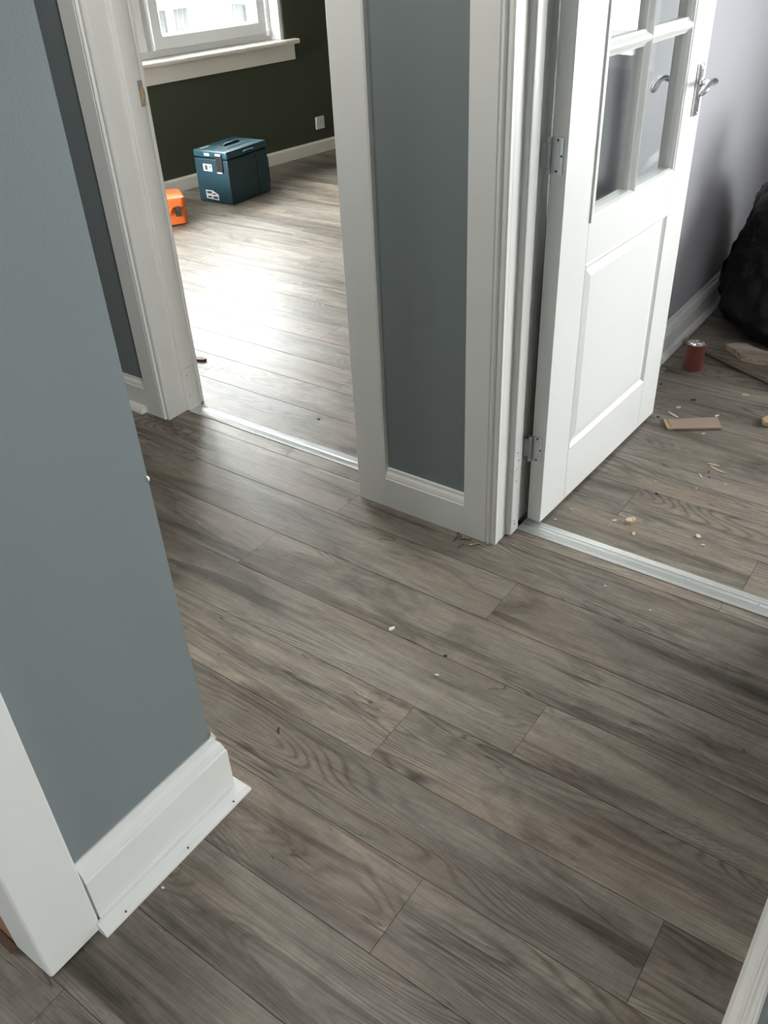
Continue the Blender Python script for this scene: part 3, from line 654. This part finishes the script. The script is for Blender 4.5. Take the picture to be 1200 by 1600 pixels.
# ------------------------------------------------------------------ red can
can = tag(empty('can', (-0.922, 3.440, 0)), 'small dark red can with a crumpled silver top', 'can')
R_ = 0.041; HC = 0.116
MB().lathe([(R_ - 0.003, 0.0), (R_, 0.003), (R_, HC), (R_ - 0.0015, HC), (R_ - 0.0015, HC - 0.02), (0.001, HC - 0.022)], 32, closed=False).build('body', 'can_red', can, smooth=True)
mb = MB(); nn = 22; vs_ = [(0, 0, HC - 0.004)]; fs = []
for ri, r0 in enumerate((0.012, 0.024, R_ - 0.002)):
    for j in range(nn):
        a = 2 * math.pi * j / nn; vs_.append((r0 * math.cos(a), r0 * math.sin(a), HC - 0.004 + (0.010 * noise.noise(Vector((math.cos(a) * 2.5, math.sin(a) * 2.5, ri * 1.7))) if ri < 2 else 0.002)))
for j in range(nn): fs.append([0, 1 + j, 1 + (j + 1) % nn])
for ri in range(2):
    for j in range(nn): fs.append([1 + ri * nn + j, 1 + (ri + 1) * nn + j, 1 + (ri + 1) * nn + (j + 1) % nn, 1 + ri * nn + (j + 1) % nn])
mb.add(vs_, fs); mb.build('crumpled_foil', 'can_silver', can)

# ------------------------------------------------------------------ offcuts in the right room
oc1 = tag(empty('laminate_offcut', (0, 0, 0)), 'pinkish brown laminate offcut lying face down on the floor', 'offcut')
MB().prism([(-0.848, 2.945), (-0.806, 2.888), (-0.653, 2.986), (-0.694, 3.060)], 0.001, 0.010, 2).build('board', 'board_back', oc1, bevel=0.001, seg=1)
MB().prism([(-0.866, 2.952), (-0.824, 2.884), (-0.806, 2.888), (-0.848, 2.945)], 0.001, 0.007, 2).build('tongue_edge', 'fibreboard', oc1)
lp = tag(empty('long_offcut', (0, 0, 0)), 'long grey laminate offcut propped in front of the black bag', 'offcut')
LPV = [(-1.036, 3.648), (-0.42, 3.338), (-0.35, 3.478), (-0.985, 3.792)]
MB().prism(LPV, 0.012, 0.026, 2).build('board', 'laminate', lp)
MB().prism([(-1.0365, 3.6470), (-0.4205, 3.3370), (-0.4195, 3.3395), (-1.0355, 3.6495)], 0.012, 0.0225, 2).build('core_edge', 'core_brown', lp)
MB().prism([(-1.02, 3.65), (-0.42, 3.35), (-0.36, 3.47), (-0.98, 3.78)], 0.0, 0.012, 2).build('underlay', 'dark_fibreboard', lp)
ck = tag(empty('broken_offcut', (0, 0, 0)), 'broken pale wooden offcut with jagged ends lying on the long offcut', 'offcut')
CK = [(-0.852, 3.640), (-0.800, 3.600), (-0.762, 3.558), (-0.700, 3.548), (-0.660, 3.562), (-0.628, 3.545), (-0.622, 3.490), (-0.600, 3.480), (-0.56, 3.58), (-0.66, 3.645), (-0.74, 3.665), (-0.775, 3.690), (-0.815, 3.680)]
MB().prism(CK, 0.036, 0.050, 2).build('board', 'laminate_pale', ck, bevel=0.001, seg=1)
MB().prism([(x * 0.985 - 0.0105, y * 0.985 + 0.0540) for x, y in CK], 0.026, 0.036, 2).build('core', 'fibreboard', ck)
tag(MB().prism([(-0.548, 3.122), (-0.53, 3.092), (-0.48, 3.11), (-0.49, 3.16), (-0.535, 3.158)], 0, 0.018, 2).build('wood_block', 'fibreboard', bevel=0.003, seg=1), 'small pale wood block at the right edge near the broken offcut', 'offcut')

# ------------------------------------------------------------------ chips, splinters, nails, flecks
def chip(x, y, l, w_, h, ang, mat, name, label, cat, group, bend=0.0):
    n = 5; vs_ = []; 
    for i in range(n):
        u = i / (n - 1) - 0.5; k_ = (1 - (2 * abs(u)) ** 3 * 0.6)
        for sg in (-1, 1):
            for zz in (0, 1): vs_.append((u * l, sg * w_ / 2 * k_ + bend * (u * u - 0.1), zz * h * (0.6 + 0.4 * random.random())))
    fs = []
    for i in range(n - 1):
        a = i * 4; b_ = a + 4
        fs += [[a, b_, b_ + 1, a + 1], [a + 2, a + 3, b_ + 3, b_ + 2], [a + 1, b_ + 1, b_ + 3, a + 3], [a, a + 2, b_ + 2, b_]]
    fs += [[0, 1, 3, 2], [n * 4 - 4, n * 4 - 2, n * 4 - 1, n * 4 - 3]]
    o = MB().add(vs_, fs).build(name, mat, loc=(x, y, 0), rot=ang); return tag(o, label, cat, group)
G2 = 'wood chips on the floor of the right room'
for (x, y, l, w_, h, ang, where) in ((-0.660, 3.306, .030, .012, .006, .3, 'on the floor between the red can and the right picture edge'), (-0.702, 3.083, .022, .010, .004, 1.2, 'at the back edge of the pinkish brown offcut'), (-0.849, 3.073, .018, .010, .005, .7, 'between the red can and the pinkish brown offcut'),
                              (-0.523, 2.623, .010, .006, .003, .2, 'right of the splinters on the right room floor'), (-0.756, 2.231, .016, .010, .004, .9, 'left of the largest chip behind the right threshold strip'), (-0.677, 2.195, .018, .009, .005, 1.9, 'between the largest chip and the right threshold strip'), (-0.503, 2.288, .020, .014, .006, 2.3, 'rightmost pair behind the threshold strip, larger one'), (-0.477, 2.253, .012, .009, .004, .5, 'rightmost pair behind the threshold strip, smaller one'),
                              (-0.920, 2.137, .010, .007, .003, .1, 'beside the near bottom corner of the glazed door'), (-0.901, 2.218, .008, .006, .003, .4, 'along the bottom edge of the glazed door'), (-0.700, 2.923, .014, .007, .003, .6, 'in front of the pinkish brown offcut'), (-0.73, 2.52, .009, .005, .003, 2.5, 'in the middle between the glazed door and the splinters'), (-0.60, 2.55, .008, .005, .003, 1.5, 'just in front of the short splinters')):
    chip(x, y, l, w_, h, ang, 'chip_wood', 'wood_chip', 'tiny pale wood chip ' + where, 'wood chip', G2)
chip(-0.712, 2.254, .034, .022, .012, 1.0, 'chip_wood', 'wood_chip', 'largest pale wood chip lying just behind the right threshold strip', 'wood chip', G2)
chip(-0.845, 3.005, .055, .010, .004, -0.5, 'chip_wood', 'wood_splinter', 'pale splinter lying just behind the left end of the pinkish brown offcut', 'splinter', 'splinters')
chip(-0.599, 2.728, .040, .007, .003, 0.15, 'chip_wood', 'wood_splinter', 'short straight splinter behind the long curved splinter', 'splinter', 'splinters')
chip(-0.576, 2.702, .062, .006, .003, -0.28, 'chip_wood', 'wood_splinter', 'long curved splinter in the middle of the right room floor', 'splinter', 'splinters', bend=0.02)
chip(-0.612, 2.632, .030, .006, .003, -0.95, 'chip_wood', 'wood_splinter', 'short splinter nearest the camera, pointing at the curved splinter', 'splinter', 'splinters')
GD = 'dark crumbs on the floor of the right room'
for (x, y, l, where) in ((-0.822, 3.164, .024, 'largest dark crumb on the floor in front of the red can'), (-0.598, 2.672, .008, 'tiny dark crumb beside the long curved splinter'), (-0.585, 2.640, .007, 'tiny dark crumb right of the nearest short splinter'), (-0.980, 3.232, .014, 'dark crumb between the glazed door and the red can'), (-0.70, 2.45, .010, 'dark crumb alone on the floor right of the glazed door'), (-0.888, 2.96, .012, 'dark crumb touching the far bottom corner of the glazed door')):
    chip(x, y, l, l * 0.55, .004, random.random() * 3, 'chip_dark', 'dark_crumb', where, 'crumb', GD)
GF = 'white flecks on the hall floor'
for (x, y, l, ang, where) in ((-0.870, 1.341, .010, .3, 'tiny white fleck on the open hall floor, right of the longest fleck'), (-0.648, 1.911, .008, .2, 'tiny white fleck on the hall floor just before the right threshold strip'), (-1.022, 0.517, .007, .5, 'tiny white fleck on the floor beside the near left skirting strip'), (-0.50, 1.88, .006, .2, 'tiny white fleck nearest the right picture edge before the threshold strip')):
    chip(x, y, l, l * 0.6, .003, ang, 'plaster', 'paint_fleck', where, 'fleck', GF)
chip(-1.071, 1.421, .020, .008, .006, 1.3, 'plaster', 'paint_fleck', 'longest white fleck on the hall floor, in front of the nails', 'fleck', GF)
chip(-0.889, 1.413, .010, .006, .004, 0.3, 'chip_dark', 'dark_crumb', 'dark crumb on a plank seam in the middle of the hall floor', 'crumb', 'crumbs in the hall')
chip(-1.097, 0.969, .018, .006, .003, -0.9, 'chip_dark', 'dark_crumb', 'curled dark shaving on the hall floor near the left skirting corner', 'crumb', 'crumbs in the hall', bend=0.01)
chip(-2.018, 2.264, .014, .008, .004, 0.1, 'chip_dark', 'dark_crumb', 'dark crumb on the bright floor just behind the left threshold strip', 'crumb', 'crumbs in the green room')
chip(-2.845, 2.417, .070, .028, .012, 0.2, 'dark_wood', 'wood_fragment', 'dark reddish wood fragment beside the left door frame on the bright floor', 'wood fragment', 'crumbs in the green room')

nails = [((-1.139, 1.858), (-1.142, 1.894), 'leftmost short nail standing against the white skirting', .011), ((-1.128, 1.871), (-1.132, 1.893), 'short nail second from the left in the small pile', .004), ((-1.126, 1.881), (-1.095, 1.892), 'nail lying crosswise along the base of the white architrave', .007), ((-1.113, 1.836), (-1.106, 1.861), 'shiny nail lying nearest to the camera in front of the small pile', .003), ((-1.086, 1.868), (-1.062, 1.890), 'rightmost nail of the small pile by the door frame', .003)]
for (x0, y0), (x1, y1), lb, z1 in nails:
    nl = tag(empty('nail', (x0, y0, 0)), lb, 'nail', 'nails by the door frame')
    d = Vector((x1 - x0, y1 - y0, 0)); r0 = 0.0022
    a_, b_ = Vector((0, 0, r0 + 0.0002)), d + Vector((0, 0, max(z1, r0)))
    mb = MB(); mb.tube([a_, a_ + (b_ - a_) * 0.12, b_], [0.0004, r0, r0], 8); mb.build('shank', 'steel', nl, smooth=True)
    u = (b_ - a_).normalized(); mb = MB(); mb.tube([b_ - u * 0.002, b_ + u * 0.0005], 0.0042 if z1 > 0.0041 else max(r0, 0.003), 10); mb.build('head', 'steel', nl)

# ------------------------------------------------------------------ outside the green room's window: street and the house opposite
struct(MB().box(-40, 30, -30, 40, -3.2, -3.1).build('ground', 'asphalt'), 'street far below the windows', 'ground')
house = tag(empty('neighbour_house', WO + Vector((0, 0, -3.1)), WANG), 'cream house across the street seen through the window', 'house')
Z = 3.1
hw = MB()
hw.box(-10.4, -10.0, -2, 5.2, 0, Z + 3.5); hw.box(-10.4, -10.0, 5.2, 16, 0, Z - 1.3); hw.box(-10.4, -10.0, 5.2, 16, Z + 0.40, Z + 3.5)
hw.box(-10.4, -10.0, 5.2, 6.75, Z - 1.3, Z + 0.40); hw.box(-10.4, -10.0, 7.95, 8.74, Z - 1.3, Z + 0.40); hw.box(-10.4, -10.0, 9.9, 16, Z - 1.3, Z + 0.40)
hw.build('wall', 'render_white', house)
MB().box(-10.0, -9.95, 6.6, 8.1, Z + 0.40, Z + 0.62).build('lintel', 'render_cream', house, bevel=0.005)
MB().box(-10.0, -9.93, 6.6, 16, Z - 1.45, Z - 1.3).build('band', 'brick_orange', house)
for y0, y1 in ((6.75, 7.95), (8.74, 9.9)):
    mb = MB()
    for (a, b_, c_, d_) in ((y0, y1, Z - 1.3, Z - 1.2), (y0, y1, Z + 0.3, Z + 0.4), (y0, y0 + 0.09, Z - 1.2, Z + 0.3), (y1 - 0.09, y1, Z - 1.2, Z + 0.3), ((y0 + y1) / 2 - 0.06, (y0 + y1) / 2 + 0.06, Z - 1.2, Z + 0.3)):
        mb.box(-10.16, -10.08, a, b_, c_, d_)
    wf = mb.build('window', 'upvc', house)
    for a, b_ in ((y0 + 0.09, (y0 + y1) / 2 - 0.06), ((y0 + y1) / 2 + 0.06, y1 - 0.09)):
        MB().box(-10.13, -10.11, a, b_, Z - 1.2, Z + 0.3).build('pane', 'clear_glass', wf)
    pts = []; nq = 60
    for i in range(nq + 1): u = i / nq; pts.append((-10.28 + 0.025 * math.sin(u * 60) + 0.01 * math.sin(u * 23), y0 + 0.05 + u * (y1 - y0 - 0.1)))
    mb = MB(); poly = pts + [(x - 0.012, y) for x, y in pts[::-1]]
    n = len(pts); vs_ = [(x, y, Z - 1.28) for x, y in pts] + [(x, y, Z + 0.38) for x, y in pts]
    mb.add(vs_, [[i, i + 1, n + i + 1, n + i] for i in range(n - 1)]); cu = mb.build('curtain', 'curtain_white', wf)
    sm = cu.modifiers.new('thickness', 'SOLIDIFY'); sm.thickness = 0.004
MB().prism([(-10.6, Z + 3.5), (-9.7, Z + 3.5), (-13, Z + 5.5), (-13.2, Z + 5.5)], -2.3, 16.3, 1).build('roof', 'dark_wood', house)
